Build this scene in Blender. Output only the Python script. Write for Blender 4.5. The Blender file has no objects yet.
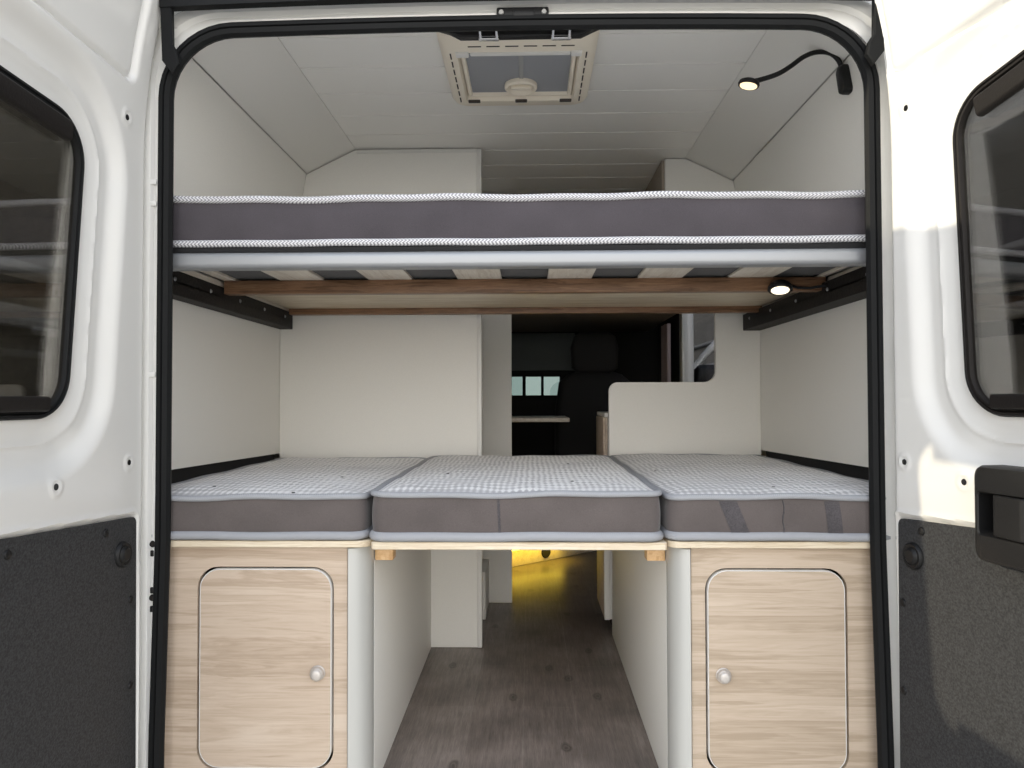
import bpy, bmesh, math, random
import numpy as np
from mathutils import Vector, Matrix
random.seed(7)
PI = math.pi
C = bpy.context.scene.collection

# ------------------------------------------------------------------ materials
def new_mat(name):
    m = bpy.data.materials.new(name); m.use_nodes = True
    nt = m.node_tree
    return m, nt, nt.nodes['Principled BSDF'], nt.nodes['Material Output']

def plain(name, col, rough=.5, metal=0., bump=0., bscale=200., spec=.5, coat=0., var=0., sheen=0.):
    m, nt, b, o = new_mat(name)
    b.inputs['Base Color'].default_value = (*col, 1)
    b.inputs['Roughness'].default_value = rough
    b.inputs['Metallic'].default_value = metal
    b.inputs['Specular IOR Level'].default_value = spec
    b.inputs['Coat Weight'].default_value = coat
    b.inputs['Coat Roughness'].default_value = .05
    b.inputs['Sheen Weight'].default_value = sheen
    tc = nt.nodes.new('ShaderNodeTexCoord')
    n = nt.nodes.new('ShaderNodeTexNoise'); n.inputs['Scale'].default_value = bscale
    n.inputs['Detail'].default_value = 3
    nt.links.new(tc.outputs['Object'], n.inputs['Vector'])
    if bump:
        bp = nt.nodes.new('ShaderNodeBump'); bp.inputs['Strength'].default_value = bump
        bp.inputs['Distance'].default_value = .002
        nt.links.new(n.outputs['Fac'], bp.inputs['Height'])
        nt.links.new(bp.outputs['Normal'], b.inputs['Normal'])
    if var:
        r = nt.nodes.new('ShaderNodeValToRGB')
        r.color_ramp.elements[0].position = .3; r.color_ramp.elements[1].position = .7
        r.color_ramp.elements[0].color = (*[c*(1-var) for c in col], 1)
        r.color_ramp.elements[1].color = (*[min(1, c*(1+var)) for c in col], 1)
        nt.links.new(n.outputs['Fac'], r.inputs['Fac'])
        nt.links.new(r.outputs['Color'], b.inputs['Base Color'])
    return m

def N(nt, t, **kw):
    n = nt.nodes.new(t)
    for k, v in kw.items():
        if k in n.inputs: n.inputs[k].default_value = v
        else: setattr(n, k, v)
    return n

def mth(nt, op, a, b=None, c=None):
    n = nt.nodes.new('ShaderNodeMath'); n.operation = op
    for i, v in enumerate((a, b, c)):
        if v is None: continue
        if isinstance(v, (int, float)): n.inputs[i].default_value = v
        else: nt.links.new(v, n.inputs[i])
    return n.outputs[0]

def ramp(nt, fac, stops):
    r = nt.nodes.new('ShaderNodeValToRGB'); e = r.color_ramp.elements
    while len(e) < len(stops): e.new(.5)
    for el, (p, c) in zip(e, stops): el.position = p; el.color = (*c, 1)
    nt.links.new(fac, r.inputs['Fac'])
    return r.outputs['Color']

def wood_mat(name, c0, c1, c2, scale=(1.2, 9, 9), seed=0., rough=.45, fig=1.0):
    """laminate with grain along local X"""
    m, nt, b, o = new_mat(name)
    tc = nt.nodes.new('ShaderNodeTexCoord')
    mp = N(nt, 'ShaderNodeMapping'); mp.inputs['Scale'].default_value = scale
    mp.inputs['Location'].default_value = (seed, seed*1.7, seed*.6)
    nt.links.new(tc.outputs['Object'], mp.inputs['Vector'])
    n0 = N(nt, 'ShaderNodeTexNoise', Scale=1.6, Detail=2.0)
    nt.links.new(mp.outputs[0], n0.inputs['Vector'])
    # distort, then bands across the grain -> cathedral figure
    v = nt.nodes.new('ShaderNodeVectorMath'); v.operation = 'MULTIPLY_ADD'
    nt.links.new(n0.outputs['Color'], v.inputs[0])
    v.inputs[1].default_value = (.2, .9*fig, .9*fig)
    nt.links.new(mp.outputs[0], v.inputs[2])
    n1 = N(nt, 'ShaderNodeTexNoise', Scale=2.2, Detail=6.0, Roughness=.62)
    nt.links.new(v.outputs[0], n1.inputs['Vector'])
    mp2 = N(nt, 'ShaderNodeMapping'); mp2.inputs['Scale'].default_value = (scale[0]*3, scale[1]*14, scale[2]*14)
    nt.links.new(tc.outputs['Object'], mp2.inputs['Vector'])
    n2 = N(nt, 'ShaderNodeTexNoise', Scale=1.5, Detail=4.0)
    nt.links.new(mp2.outputs[0], n2.inputs['Vector'])
    rg = mth(nt, 'PINGPONG', mth(nt, 'MULTIPLY', n1.outputs['Fac'], 7.0), .5)
    f = mth(nt, 'ADD', mth(nt, 'MULTIPLY', n1.outputs['Fac'], .62), mth(nt, 'MULTIPLY', n2.outputs['Fac'], .22))
    f = mth(nt, 'ADD', f, mth(nt, 'MULTIPLY', rg, .28))
    col = ramp(nt, f, [(.36, c0), (.5, c1), (.64, c2)])
    nt.links.new(col, b.inputs['Base Color'])
    b.inputs['Roughness'].default_value = rough
    bp = N(nt, 'ShaderNodeBump', Strength=.08, Distance=.002)
    nt.links.new(n2.outputs['Fac'], bp.inputs['Height']); nt.links.new(bp.outputs['Normal'], b.inputs['Normal'])
    return m

def floor_mat():
    m, nt, b, o = new_mat('floor_vinyl')
    tc = nt.nodes.new('ShaderNodeTexCoord')
    sp = nt.nodes.new('ShaderNodeSeparateXYZ'); nt.links.new(tc.outputs['Object'], sp.inputs[0])
    cb = nt.nodes.new('ShaderNodeCombineXYZ')
    nt.links.new(sp.outputs['Y'], cb.inputs['X']); nt.links.new(sp.outputs['X'], cb.inputs['Y'])
    br = N(nt, 'ShaderNodeTexBrick', Scale=1.0)
    br.inputs['Brick Width'].default_value = .92; br.inputs['Row Height'].default_value = .152
    br.inputs['Mortar Size'].default_value = .0016; br.offset = .37
    br.inputs['Color1'].default_value = (.15, .128, .118, 1); br.inputs['Color2'].default_value = (.19, .165, .152, 1)
    br.inputs['Mortar'].default_value = (.19, .168, .155, 1)
    nt.links.new(cb.outputs[0], br.inputs['Vector'])
    mp = N(nt, 'ShaderNodeMapping'); mp.inputs['Scale'].default_value = (3, 42, 1)
    nt.links.new(cb.outputs[0], mp.inputs['Vector'])
    n = N(nt, 'ShaderNodeTexNoise', Scale=2.0, Detail=6.0, Roughness=.7); nt.links.new(mp.outputs[0], n.inputs['Vector'])
    n3 = N(nt, 'ShaderNodeTexNoise', Scale=5.0, Detail=3.0); nt.links.new(cb.outputs[0], n3.inputs['Vector'])
    mp4 = N(nt, 'ShaderNodeMapping'); mp4.inputs['Scale'].default_value = (9, 190, 1)
    nt.links.new(cb.outputs[0], mp4.inputs['Vector'])
    n4 = N(nt, 'ShaderNodeTexNoise', Scale=2.0, Detail=5.0, Roughness=.8); nt.links.new(mp4.outputs[0], n4.inputs['Vector'])
    g = mth(nt, 'ADD', mth(nt, 'MULTIPLY', n.outputs['Fac'], .45), mth(nt, 'MULTIPLY', n3.outputs['Fac'], .5))
    g = mth(nt, 'ADD', g, mth(nt, 'MULTIPLY', n4.outputs['Fac'], .5))
    # knots
    mpk = N(nt, 'ShaderNodeMapping'); mpk.inputs['Scale'].default_value = (2.3, 4.6, 1)
    nt.links.new(cb.outputs[0], mpk.inputs['Vector'])
    nk = N(nt, 'ShaderNodeTexNoise', Scale=26.0, Detail=3.0); nt.links.new(cb.outputs[0], nk.inputs['Vector'])
    vk = nt.nodes.new('ShaderNodeVectorMath'); vk.operation = 'MULTIPLY_ADD'
    nt.links.new(nk.outputs['Color'], vk.inputs[0]); vk.inputs[1].default_value = (.07, .07, 0); nt.links.new(mpk.outputs[0], vk.inputs[2])
    vo = N(nt, 'ShaderNodeTexVoronoi', Scale=1.0); vo.voronoi_dimensions = '2D'; vo.inputs['Randomness'].default_value = .9
    nt.links.new(vk.outputs[0], vo.inputs['Vector'])
    kr = ramp(nt, vo.outputs['Distance'], [(.012, (.30, .30, .30)), (.03, (.75, .75, .75)), (.045, (.35, .35, .35)), (.075, (1, 1, 1))])
    mx = nt.nodes.new('ShaderNodeMix'); mx.data_type = 'RGBA'; mx.blend_type = 'MULTIPLY'
    mx.inputs['Factor'].default_value = 1
    nt.links.new(br.outputs['Color'], mx.inputs['A'])
    gr = ramp(nt, g, [(.48, (.38, .38, .38)), (.72, (1.05, 1.03, 1.0)), (.92, (1.75, 1.72, 1.68))])
    nt.links.new(gr, mx.inputs['B'])
    mx2 = nt.nodes.new('ShaderNodeMix'); mx2.data_type = 'RGBA'; mx2.blend_type = 'MULTIPLY'; mx2.inputs['Factor'].default_value = .8
    nt.links.new(mx.outputs['Result'], mx2.inputs['A']); nt.links.new(kr, mx2.inputs['B'])
    nt.links.new(mx2.outputs['Result'], b.inputs['Base Color'])
    b.inputs['Roughness'].default_value = .33
    bp = N(nt, 'ShaderNodeBump', Strength=.15, Distance=.002)
    nt.links.new(g, bp.inputs['Height']); nt.links.new(bp.outputs['Normal'], b.inputs['Normal'])
    return m

def knit_mat():
    """grey and white knitted waffle cover"""
    m, nt, b, o = new_mat('knit_cover')
    tc = nt.nodes.new('ShaderNodeTexCoord')
    sp = nt.nodes.new('ShaderNodeSeparateXYZ'); nt.links.new(tc.outputs['Object'], sp.inputs[0])
    n = N(nt, 'ShaderNodeTexNoise', Scale=7.0, Detail=2.0); nt.links.new(tc.outputs['Object'], n.inputs['Vector'])
    wob = mth(nt, 'MULTIPLY', mth(nt, 'SUBTRACT', n.outputs['Fac'], .5), 7.0)
    X = mth(nt, 'ADD', mth(nt, 'MULTIPLY', sp.outputs['X'], 2*PI/.0152), wob)
    Y = mth(nt, 'ADD', mth(nt, 'MULTIPLY', sp.outputs['Y'], 2*PI/.0300), wob)
    s = mth(nt, 'ADD', mth(nt, 'SINE', X), mth(nt, 'MULTIPLY', mth(nt, 'SINE', Y), .9))
    nm = N(nt, 'ShaderNodeTexNoise', Scale=9.0, Detail=1.0); nt.links.new(tc.outputs['Object'], nm.inputs['Vector'])
    amp = mth(nt, 'MULTIPLY_ADD', nm.outputs['Fac'], .62, -.12)
    s = mth(nt, 'MULTIPLY_ADD', s, amp, .5)
    n2 = N(nt, 'ShaderNodeTexNoise', Scale=3.3, Detail=1.0); nt.links.new(tc.outputs['Object'], n2.inputs['Vector'])
    s2 = mth(nt, 'ADD', s, mth(nt, 'MULTIPLY', mth(nt, 'SUBTRACT', n2.outputs['Fac'], .5), .5))
    col = ramp(nt, s2, [(.22, (.43, .43, .445)), (.46, (.59, .59, .605)), (.66, (.83, .83, .835))])
    nt.links.new(col, b.inputs['Base Color'])
    b.inputs['Roughness'].default_value = .9; b.inputs['Sheen Weight'].default_value = .2
    n3 = N(nt, 'ShaderNodeTexNoise', Scale=14.0, Detail=2.0); nt.links.new(tc.outputs['Object'], n3.inputs['Vector'])
    h = mth(nt, 'ADD', mth(nt, 'MULTIPLY', s, .35), n3.outputs['Fac'])
    bp = N(nt, 'ShaderNodeBump', Strength=.5, Distance=.008)
    nt.links.new(h, bp.inputs['Height']); nt.links.new(bp.outputs['Normal'], b.inputs['Normal'])
    return m

def piping_mat(name, c0, c1, period=.0085):
    m, nt, b, o = new_mat(name)
    tc = nt.nodes.new('ShaderNodeTexCoord')
    sp = nt.nodes.new('ShaderNodeSeparateXYZ'); nt.links.new(tc.outputs['Object'], sp.inputs[0])
    zz = mth(nt, 'MULTIPLY', mth(nt, 'PINGPONG', mth(nt, 'MULTIPLY', sp.outputs['Z'], 1.0), .006), 1.4)
    a = mth(nt, 'ADD', mth(nt, 'ADD', sp.outputs['X'], sp.outputs['Y']), zz)
    s = mth(nt, 'MULTIPLY_ADD', mth(nt, 'SINE', mth(nt, 'MULTIPLY', a, 2*PI/period)), .5, .5)
    col = ramp(nt, s, [(.25, c0), (.6, c1)])
    nt.links.new(col, b.inputs['Base Color']); b.inputs['Roughness'].default_value = .85
    bp = N(nt, 'ShaderNodeBump', Strength=.4, Distance=.002)
    nt.links.new(s, bp.inputs['Height']); nt.links.new(bp.outputs['Normal'], b.inputs['Normal'])
    return m

def fabric_mat(name, col, var=.25, scale=900):
    m, nt, b, o = new_mat(name)
    tc = nt.nodes.new('ShaderNodeTexCoord')
    n = N(nt, 'ShaderNodeTexNoise', Scale=float(scale), Detail=2.0); nt.links.new(tc.outputs['Object'], n.inputs['Vector'])
    n2 = N(nt, 'ShaderNodeTexNoise', Scale=9.0, Detail=3.0); nt.links.new(tc.outputs['Object'], n2.inputs['Vector'])
    f = mth(nt, 'ADD', mth(nt, 'MULTIPLY', n.outputs['Fac'], .6), mth(nt, 'MULTIPLY', n2.outputs['Fac'], .4))
    c = ramp(nt, f, [(.35, tuple(x*(1-var) for x in col)), (.65, tuple(x*(1+var) for x in col))])
    nt.links.new(c, b.inputs['Base Color'])
    b.inputs['Roughness'].default_value = .92; b.inputs['Sheen Weight'].default_value = .25
    bp = N(nt, 'ShaderNodeBump', Strength=.3, Distance=.002)
    nt.links.new(f, bp.inputs['Height']); nt.links.new(bp.outputs['Normal'], b.inputs['Normal'])
    return m

def glass_mat(name, tint, refl=1.0, rough=.0):
    m = bpy.data.materials.new(name); m.use_nodes = True
    nt = m.node_tree
    for n in list(nt.nodes):
        if n.type != 'OUTPUT_MATERIAL': nt.nodes.remove(n)
    o = nt.nodes['Material Output']
    t = nt.nodes.new('ShaderNodeBsdfTransparent'); t.inputs[0].default_value = (*tint, 1)
    g = nt.nodes.new('ShaderNodeBsdfGlossy'); g.inputs['Roughness'].default_value = rough
    f = nt.nodes.new('ShaderNodeFresnel'); f.inputs['IOR'].default_value = 1.45
    fm = mth(nt, 'MULTIPLY', f.outputs[0], refl)
    mx = nt.nodes.new('ShaderNodeMixShader')
    nt.links.new(fm, mx.inputs[0]); nt.links.new(t.outputs[0], mx.inputs[1]); nt.links.new(g.outputs[0], mx.inputs[2])
    nt.links.new(mx.outputs[0], o.inputs['Surface'])
    return m

def emit_mat(name, col, st):
    m, nt, b, o = new_mat(name)
    b.inputs['Base Color'].default_value = (*col, 1)
    b.inputs['Emission Color'].default_value = (*col, 1)
    b.inputs['Emission Strength'].default_value = st
    return m

M = {}
M['paint'] = plain('white_car_paint', (.80, .795, .77), .28, bump=.0, coat=.6)
M['wall'] = plain('white_wall_board', (.81, .797, .755), .55, bump=.05, bscale=350, var=.02)
M['slant'] = plain('ceiling_side_board', (.80, .787, .75), .5, bump=.05, bscale=300)
M['plank'] = plain('ceiling_plank', (.86, .85, .82), .35)
M['seal'] = plain('black_rubber', (.010, .0105, .011), .6, bump=.15, bscale=300, spec=.15)
M['blackplastic'] = plain('black_plastic', (.010, .010, .0105), .45, bump=.25, bscale=500, spec=.3)
M['gloss_black'] = plain('gloss_black_plastic', (.012, .012, .012), .2)
M['trimpanel'] = plain('grained_black_board', (.040, .041, .043), .6, bump=.5, bscale=260, var=.4, spec=.2)
M['steel'] = plain('black_powder_steel', (.015, .013, .012), .6, bump=.6, bscale=160, var=.4, spec=.25)
M['alu'] = plain('silver_aluminium', (.30, .31, .325), .38, metal=.4)
M['post'] = plain('champagne_silver_laminate', (.52, .52, .495), .36, metal=.15)
M['chrome'] = plain('chrome', (.8, .8, .8), .15, metal=1)
M['knob'] = plain('satin_nickel', (.60, .56, .52), .45, metal=.4)
M['wood'] = wood_mat('light_elm_laminate', (.43, .33, .243), (.54, .43, .332), (.605, .50, .40), (.6, 11, 11), 3.1)
M['wood2'] = wood_mat('light_elm_laminate_door', (.43, .33, .243), (.54, .43, .332), (.605, .50, .40), (.6, 9, 9), 11.4, fig=1.4)
M['beam'] = wood_mat('brown_timber', (.13, .065, .032), (.24, .13, .07), (.33, .19, .105), (1.5, 25, 25), 5)
M['ply'] = wood_mat('birch_plywood', (.56, .45, .31), (.70, .60, .45), (.78, .69, .54), (1.5, 20, 30), 2)
M['slat'] = wood_mat('whitewood_slat', (.60, .53, .44), (.70, .64, .55), (.76, .71, .62), (20, 1.2, 20), 7)
M['pine'] = wood_mat('pine_block', (.55, .32, .14), (.66, .42, .21), (.74, .52, .29), (12, 2, 12), 4)
M['floor'] = floor_mat()
M['knit'] = knit_mat()
M['pipe_hi'] = piping_mat('zigzag_piping', (.25, .25, .275), (.74, .74, .76), .0085)
M['pipe_lo'] = piping_mat('grey_binding', (.30, .31, .335), (.40, .41, .435), .004)
M['side_up'] = fabric_mat('charcoal_border', (.060, .052, .060))
M['side_lo'] = fabric_mat('taupe_border', (.105, .088, .084))
M['mesh'] = fabric_mat('spacer_mesh', (.062, .056, .060), .5, 420)
M['under'] = fabric_mat('black_underside', (.013, .013, .015))
M['ivory'] = plain('ivory_plastic', (.82, .75, .63), .42)
M['screen'] = plain('grey_fly_screen', (.30, .31, .33), .5, bump=.2, bscale=900)
M['slotdark'] = plain('dark_slot', (.05, .04, .035), .7)
M['dark'] = plain('dark_felt', (.012, .012, .013), .9)
M['cab'] = plain('cab_black', (.010, .009, .009), .8)
M['blind'] = plain('grey_insulated_blind', (.15, .17, .165), .8, bump=.3, bscale=30)
M['headliner'] = plain('brown_headliner', (.34, .29, .24), .8)
M['curtain'] = plain('dusty_pink_cloth', (.34, .27, .26), .85)
M['edge'] = plain('white_edging', (.74, .73, .70), .4)
M['glass'] = glass_mat('tinted_glass', (.90, .89, .87), .9)
M['glass_dark'] = glass_mat('privacy_glass', (.75, .75, .75), .25)
M['glass_screen'] = glass_mat('windscreen_glass', (.50, .60, .60), .6)
M['led'] = emit_mat('lamp_led', (1.0, .80, .50), .95)
M['led_spot'] = emit_mat('spot_led', (1.0, .88, .66), 1.05)
M['led_strip'] = emit_mat('yellow_led_strip', (1.0, .72, .06), 6)
M['ground'] = plain('grey_concrete', (.60, .575, .53), .9, bump=.4, bscale=40, var=.12)
M['render_wall'] = plain('brown_grey_render', (.17, .155, .125), .9, bump=.8, bscale=25, var=.2)
M['band'] = plain('pale_band', (.36, .36, .35), .8)
M['darkcar'] = plain('dark_grey_paint', (.016, .015, .014), .4, spec=.25)
M['rubber_brown'] = plain('brown_window_rubber', (.013, .011, .010), .55, bump=.3, bscale=300, spec=.2)

# ------------------------------------------------------------------ mesh helpers
class MB:
    def __init__(s): s.v = []; s.f = []
    def add(s, vs, fs):
        o = len(s.v); s.v += [tuple(p) for p in vs]; s.f += [[i+o for i in f] for f in fs]; return s
    def bm(s, b):
        b.verts.index_update(); s.add([v.co[:] for v in b.verts], [[v.index for v in f.verts] for f in b.faces]); b.free(); return s
    def box(s, x0, x1, y0, y1, z0, z1, b=0., seg=2):
        bm = bmesh.new(); bmesh.ops.create_cube(bm, size=1)
        for v in bm.verts:
            v.co = ((x0+x1)/2+v.co.x*(x1-x0), (y0+y1)/2+v.co.y*(y1-y0), (z0+z1)/2+v.co.z*(z1-z0))
        if b: bmesh.ops.bevel(bm, geom=bm.edges[:], offset=b, segments=seg, affect='EDGES', profile=.5)
        return s.bm(bm)
    def loft(s, loops, closed=True, cap0=False, cap1=False, skip=None):
        n = len(loops[0]); vs = [p for l in loops for p in l]; fs = []
        for i in range(len(loops)-1):
            for j in range(n if closed else n-1):
                k = (j+1) % n
                q = [i*n+j, i*n+k, (i+1)*n+k, (i+1)*n+j]
                if skip and skip([vs[a] for a in q]): continue
                fs.append(q)
        if cap0: fs.append(list(range(n))[::-1])
        if cap1: fs.append([(len(loops)-1)*n+j for j in range(n)])
        return s.add(vs, fs)
    def prism(s, pts, a, b, axis='y', bev=0.):
        """2D outline extruded along an axis; pts are the other two coordinates in order"""
        def P(p, t):
            return {'y': (p[0], t, p[1]), 'z': (p[0], p[1], t), 'x': (t, p[0], p[1])}[axis]
        if not bev:
            return s.loft([[P(p, a) for p in pts], [P(p, b) for p in pts]], True, True, True)
        ins = inset(pts, bev); sg = 1 if b > a else -1
        return s.loft([[P(p, a) for p in ins], [P(p, a+sg*bev) for p in pts], [P(p, b-sg*bev) for p in pts], [P(p, b) for p in ins]], True, True, True)
    def tube(s, path, r, n=10, closed=False, caps=True):
        path = [Vector(p) for p in path]; L = len(path); loops = []
        rr = r if isinstance(r, (list, tuple)) else [r]*L
        up = None
        for i, p in enumerate(path):
            if closed: t = path[(i+1) % L]-path[i-1]
            else: t = path[min(i+1, L-1)]-path[max(i-1, 0)]
            t.normalize()
            if up is None:
                up = Vector((0, 0, 1)) if abs(t.z) < .9 else Vector((0, 1, 0))
            a = up-t*up.dot(t); a.normalize(); up = a; b = t.cross(a)
            loops.append([p+(a*math.cos(q)+b*math.sin(q))*rr[i] for q in [2*PI*k/n for k in range(n)]])
        if closed: loops.append(loops[0]); return s.loft(loops)
        return s.loft(loops, True, caps, caps)
    def lathe(s, prof, c=(0, 0, 0), axis=(0, 0, 1), n=24):
        """prof: (radius, height) pairs along axis"""
        q = Vector((0, 0, 1)).rotation_difference(Vector(axis)); c = Vector(c)
        loops = [[c+q @ Vector((max(r, 1e-5)*math.cos(2*PI*k/n), max(r, 1e-5)*math.sin(2*PI*k/n), h)) for k in range(n)] for r, h in prof]
        return s.loft(loops, True, True, True)
    def xf(s, mat):
        s.v = [tuple(mat @ Vector(p)) for p in s.v]; return s

def inset(pts, d):
    n = len(pts); A = sum(pts[i][0]*pts[(i+1) % n][1]-pts[(i+1) % n][0]*pts[i][1] for i in range(n))
    sg = 1 if A > 0 else -1; out = []
    for i in range(n):
        p0, p1, p2 = Vector(pts[i-1]), Vector(pts[i]), Vector(pts[(i+1) % n])
        e1 = (p1-p0).normalized(); e2 = (p2-p1).normalized()
        n1 = Vector((-e1.y, e1.x))*sg; n2 = Vector((-e2.y, e2.x))*sg
        m = n1+n2; l = m.length
        if l < 1e-6: m = n1
        else: m = m/l; m = m/max(.4, m.dot(n1))
        q = p1+m*d; out.append((q.x, q.y))
    return out

def fillet(pts, radii, n=6):
    """polygon with rounded corners (radius per corner, 0 = sharp)"""
    out = []; L = len(pts)
    for i in range(L):
        r = radii[i] if isinstance(radii, (list, tuple)) else radii
        p = Vector(pts[i]); a = Vector(pts[i-1])-p; b = Vector(pts[(i+1) % L])-p
        a.normalize(); b.normalize()
        if r <= 0: out.append((p.x, p.y)); continue
        ang = a.angle(b); t = r/math.tan(ang/2)
        c = p+(a+b).normalized()*(r/math.sin(ang/2))
        s0 = p+a*t-c; s1 = p+b*t-c
        th0 = math.atan2(s0.y, s0.x); d = math.atan2(s1.y, s1.x)-th0
        while d > PI: d -= 2*PI
        while d < -PI: d += 2*PI
        for k in range(n+1):
            th = th0+d*k/n; out.append((c.x+r*math.cos(th), c.y+r*math.sin(th)))
    return out

def rrect(x0, x1, y0, y1, r, n=6):
    return fillet([(x0, y0), (x1, y0), (x1, y1), (x0, y1)], r, n)

class RPoly:
    """convex polygon (counter-clockwise) with rounded corners that can be offset with matching points"""
    def __init__(s, pts, r, n=8):
        s.c = inset(pts, r); s.r = r; s.n = n
        L = len(s.c); s.nr = []
        for i in range(L):
            a = Vector(s.c[(i+1) % L])-Vector(s.c[i]); a.normalize(); s.nr.append(Vector((a.y, -a.x)))
    def loop(s, d=0.):
        out = []; L = len(s.c); R = max(s.r+d, .001)
        for i in range(L):
            a, b = s.nr[i-1], s.nr[i]; t0 = math.atan2(a.y, a.x); dt = math.atan2(b.y, b.x)-t0
            while dt < 0: dt += 2*PI
            for k in range(s.n+1):
                t = t0+dt*k/s.n; out.append((s.c[i][0]+R*math.cos(t), s.c[i][1]+R*math.sin(t)))
        return out
    def sdf(s, X, Y):
        L = len(s.c); d = np.full(X.shape, 1e9); inside = np.ones(X.shape, bool)
        for i in range(L):
            a = s.c[i]; b = s.c[(i+1) % L]; ex, ey = b[0]-a[0], b[1]-a[1]
            wx, wy = X-a[0], Y-a[1]
            t = np.clip((wx*ex+wy*ey)/(ex*ex+ey*ey), 0, 1)
            d = np.minimum(d, np.hypot(wx-ex*t, wy-ey*t))
            inside &= (ex*wy-ey*wx) >= 0
        return np.where(inside, -d, d)-s.r

def tag(o, label=None, cat=None, group=None, kind=None):
    if label: o['label'] = label
    if cat: o['category'] = cat
    if group: o['group'] = group
    if kind: o['kind'] = kind
    return o

def thing(name, label, cat, loc=(0, 0, 0), group=None, rz=0):
    o = bpy.data.objects.new(name, None); C.objects.link(o); o.empty_display_size = .05
    o.location = loc; o.rotation_euler = (0, 0, rz)
    return tag(o, label, cat, group)

def root_of(p):
    v = Vector((0, 0, 0))
    while p is not None: v += p.location; p = p.parent
    return v

def obj(name, mb, mat, parent=None, smooth=35, local=False, label=None):
    """mesh object from world coordinates (or local ones), origin at its parent"""
    me = bpy.data.meshes.new(name)
    vs = mb.v
    if parent is not None and not local:
        w = root_of(parent); vs = [(p[0]-w.x, p[1]-w.y, p[2]-w.z) for p in vs]
    me.from_pydata(vs, [], mb.f); me.update()
    bm = bmesh.new(); bm.from_mesh(me)
    bmesh.ops.recalc_face_normals(bm, faces=bm.faces[:]); bm.to_mesh(me); bm.free()
    me.materials.append(mat)
    if smooth:
        me.shade_smooth(); me.set_sharp_from_angle(angle=math.radians(smooth))
    o = bpy.data.objects.new(name, me); C.objects.link(o)
    if parent is not None: o.parent = parent
    if label: o['label'] = label
    return o

def single(name, mb, mat, label, cat, group=None, smooth=35):
    """a thing that is one mesh; origin at the middle of its base"""
    xs, ys, zs = zip(*mb.v)
    c = ((min(xs)+max(xs))/2, (min(ys)+max(ys))/2, min(zs))
    mb.v = [(p[0]-c[0], p[1]-c[1], p[2]-c[2]) for p in mb.v]
    o = obj(name, mb, mat, None, smooth); o.location = c
    return tag(o, label, cat, group)

def struct(name, mb, mat, label=None, smooth=35):
    o = obj(name, mb, mat, None, smooth); o['kind'] = 'structure'
    if label: o['label'] = label
    return o

# ------------------------------------------------------------------ van shell
def hwall(z): return .92 if z < 1.22 else .92-(z-1.22)*(.10/.555)

# floor
struct('floor', MB().box(-.95, .95, .015, 4.0, -.03, 0, .002), M['floor'], 'grey brown wood-look vinyl floor of the van')
# ceiling planks (grooved)
mb = MB()
prof = [(.02, 1.90)]
ys = [-.11+.1777*k for k in range(24)]
for y in ys:
    if y < .03: continue
    prof += [(y-.003, 1.870), (y-.0012, 1.8755), (y+.0012, 1.8755), (y+.003, 1.870)]
prof = [(.02, 1.870)]+prof[1:]+[(4.2, 1.870), (4.2, 1.9), (.02, 1.9)]
mb.loft([[(x, p[0], p[1]) for p in prof] for x in (-.634, .634)], True, True, True)
struct('ceiling', mb, M['plank'], 'white planked van ceiling', smooth=20)
for sd, nm in ((-1, 'trim_1'), (1, 'trim_2')):
    pts = [(sd*.6355, 1.870), (sd*.6355, 1.885), (sd*.829, 1.795), (sd*.8202, 1.7795)]
    struct(nm, MB().prism(pts, .02, 4.2, 'y'), M['slant'], ('left' if sd < 0 else 'right')+' slanted board between wall and ceiling')
def side_wall(sd, y1):
    L = []
    for y, zb in ((.03, .744), (y1, .722)):
        L.append([(sd*x, y, z) for x, z in ((.92, zb), (.92, 1.22), (.822, 1.777), (.836, 1.785), (.935, 1.222), (.935, zb))])
    return MB().loft(L, True, True, True)
struct('wall_left', side_wall(-1, 1.119), M['wall'], 'white left wall of the sleeping area')
struct('wall_right', side_wall(1, 1.26), M['wall'], 'white right wall of the sleeping area')
for sd, nm, y1 in ((-1, 'baseboard_left', 1.101), (1, 'baseboard_right', 1.241)):
    struct(nm, MB().box(min(sd*.937, sd*.965), max(sd*.937, sd*.965), .05, y1, 0, .78), M['dark'], 'dark felt lining below the wall board')

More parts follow.
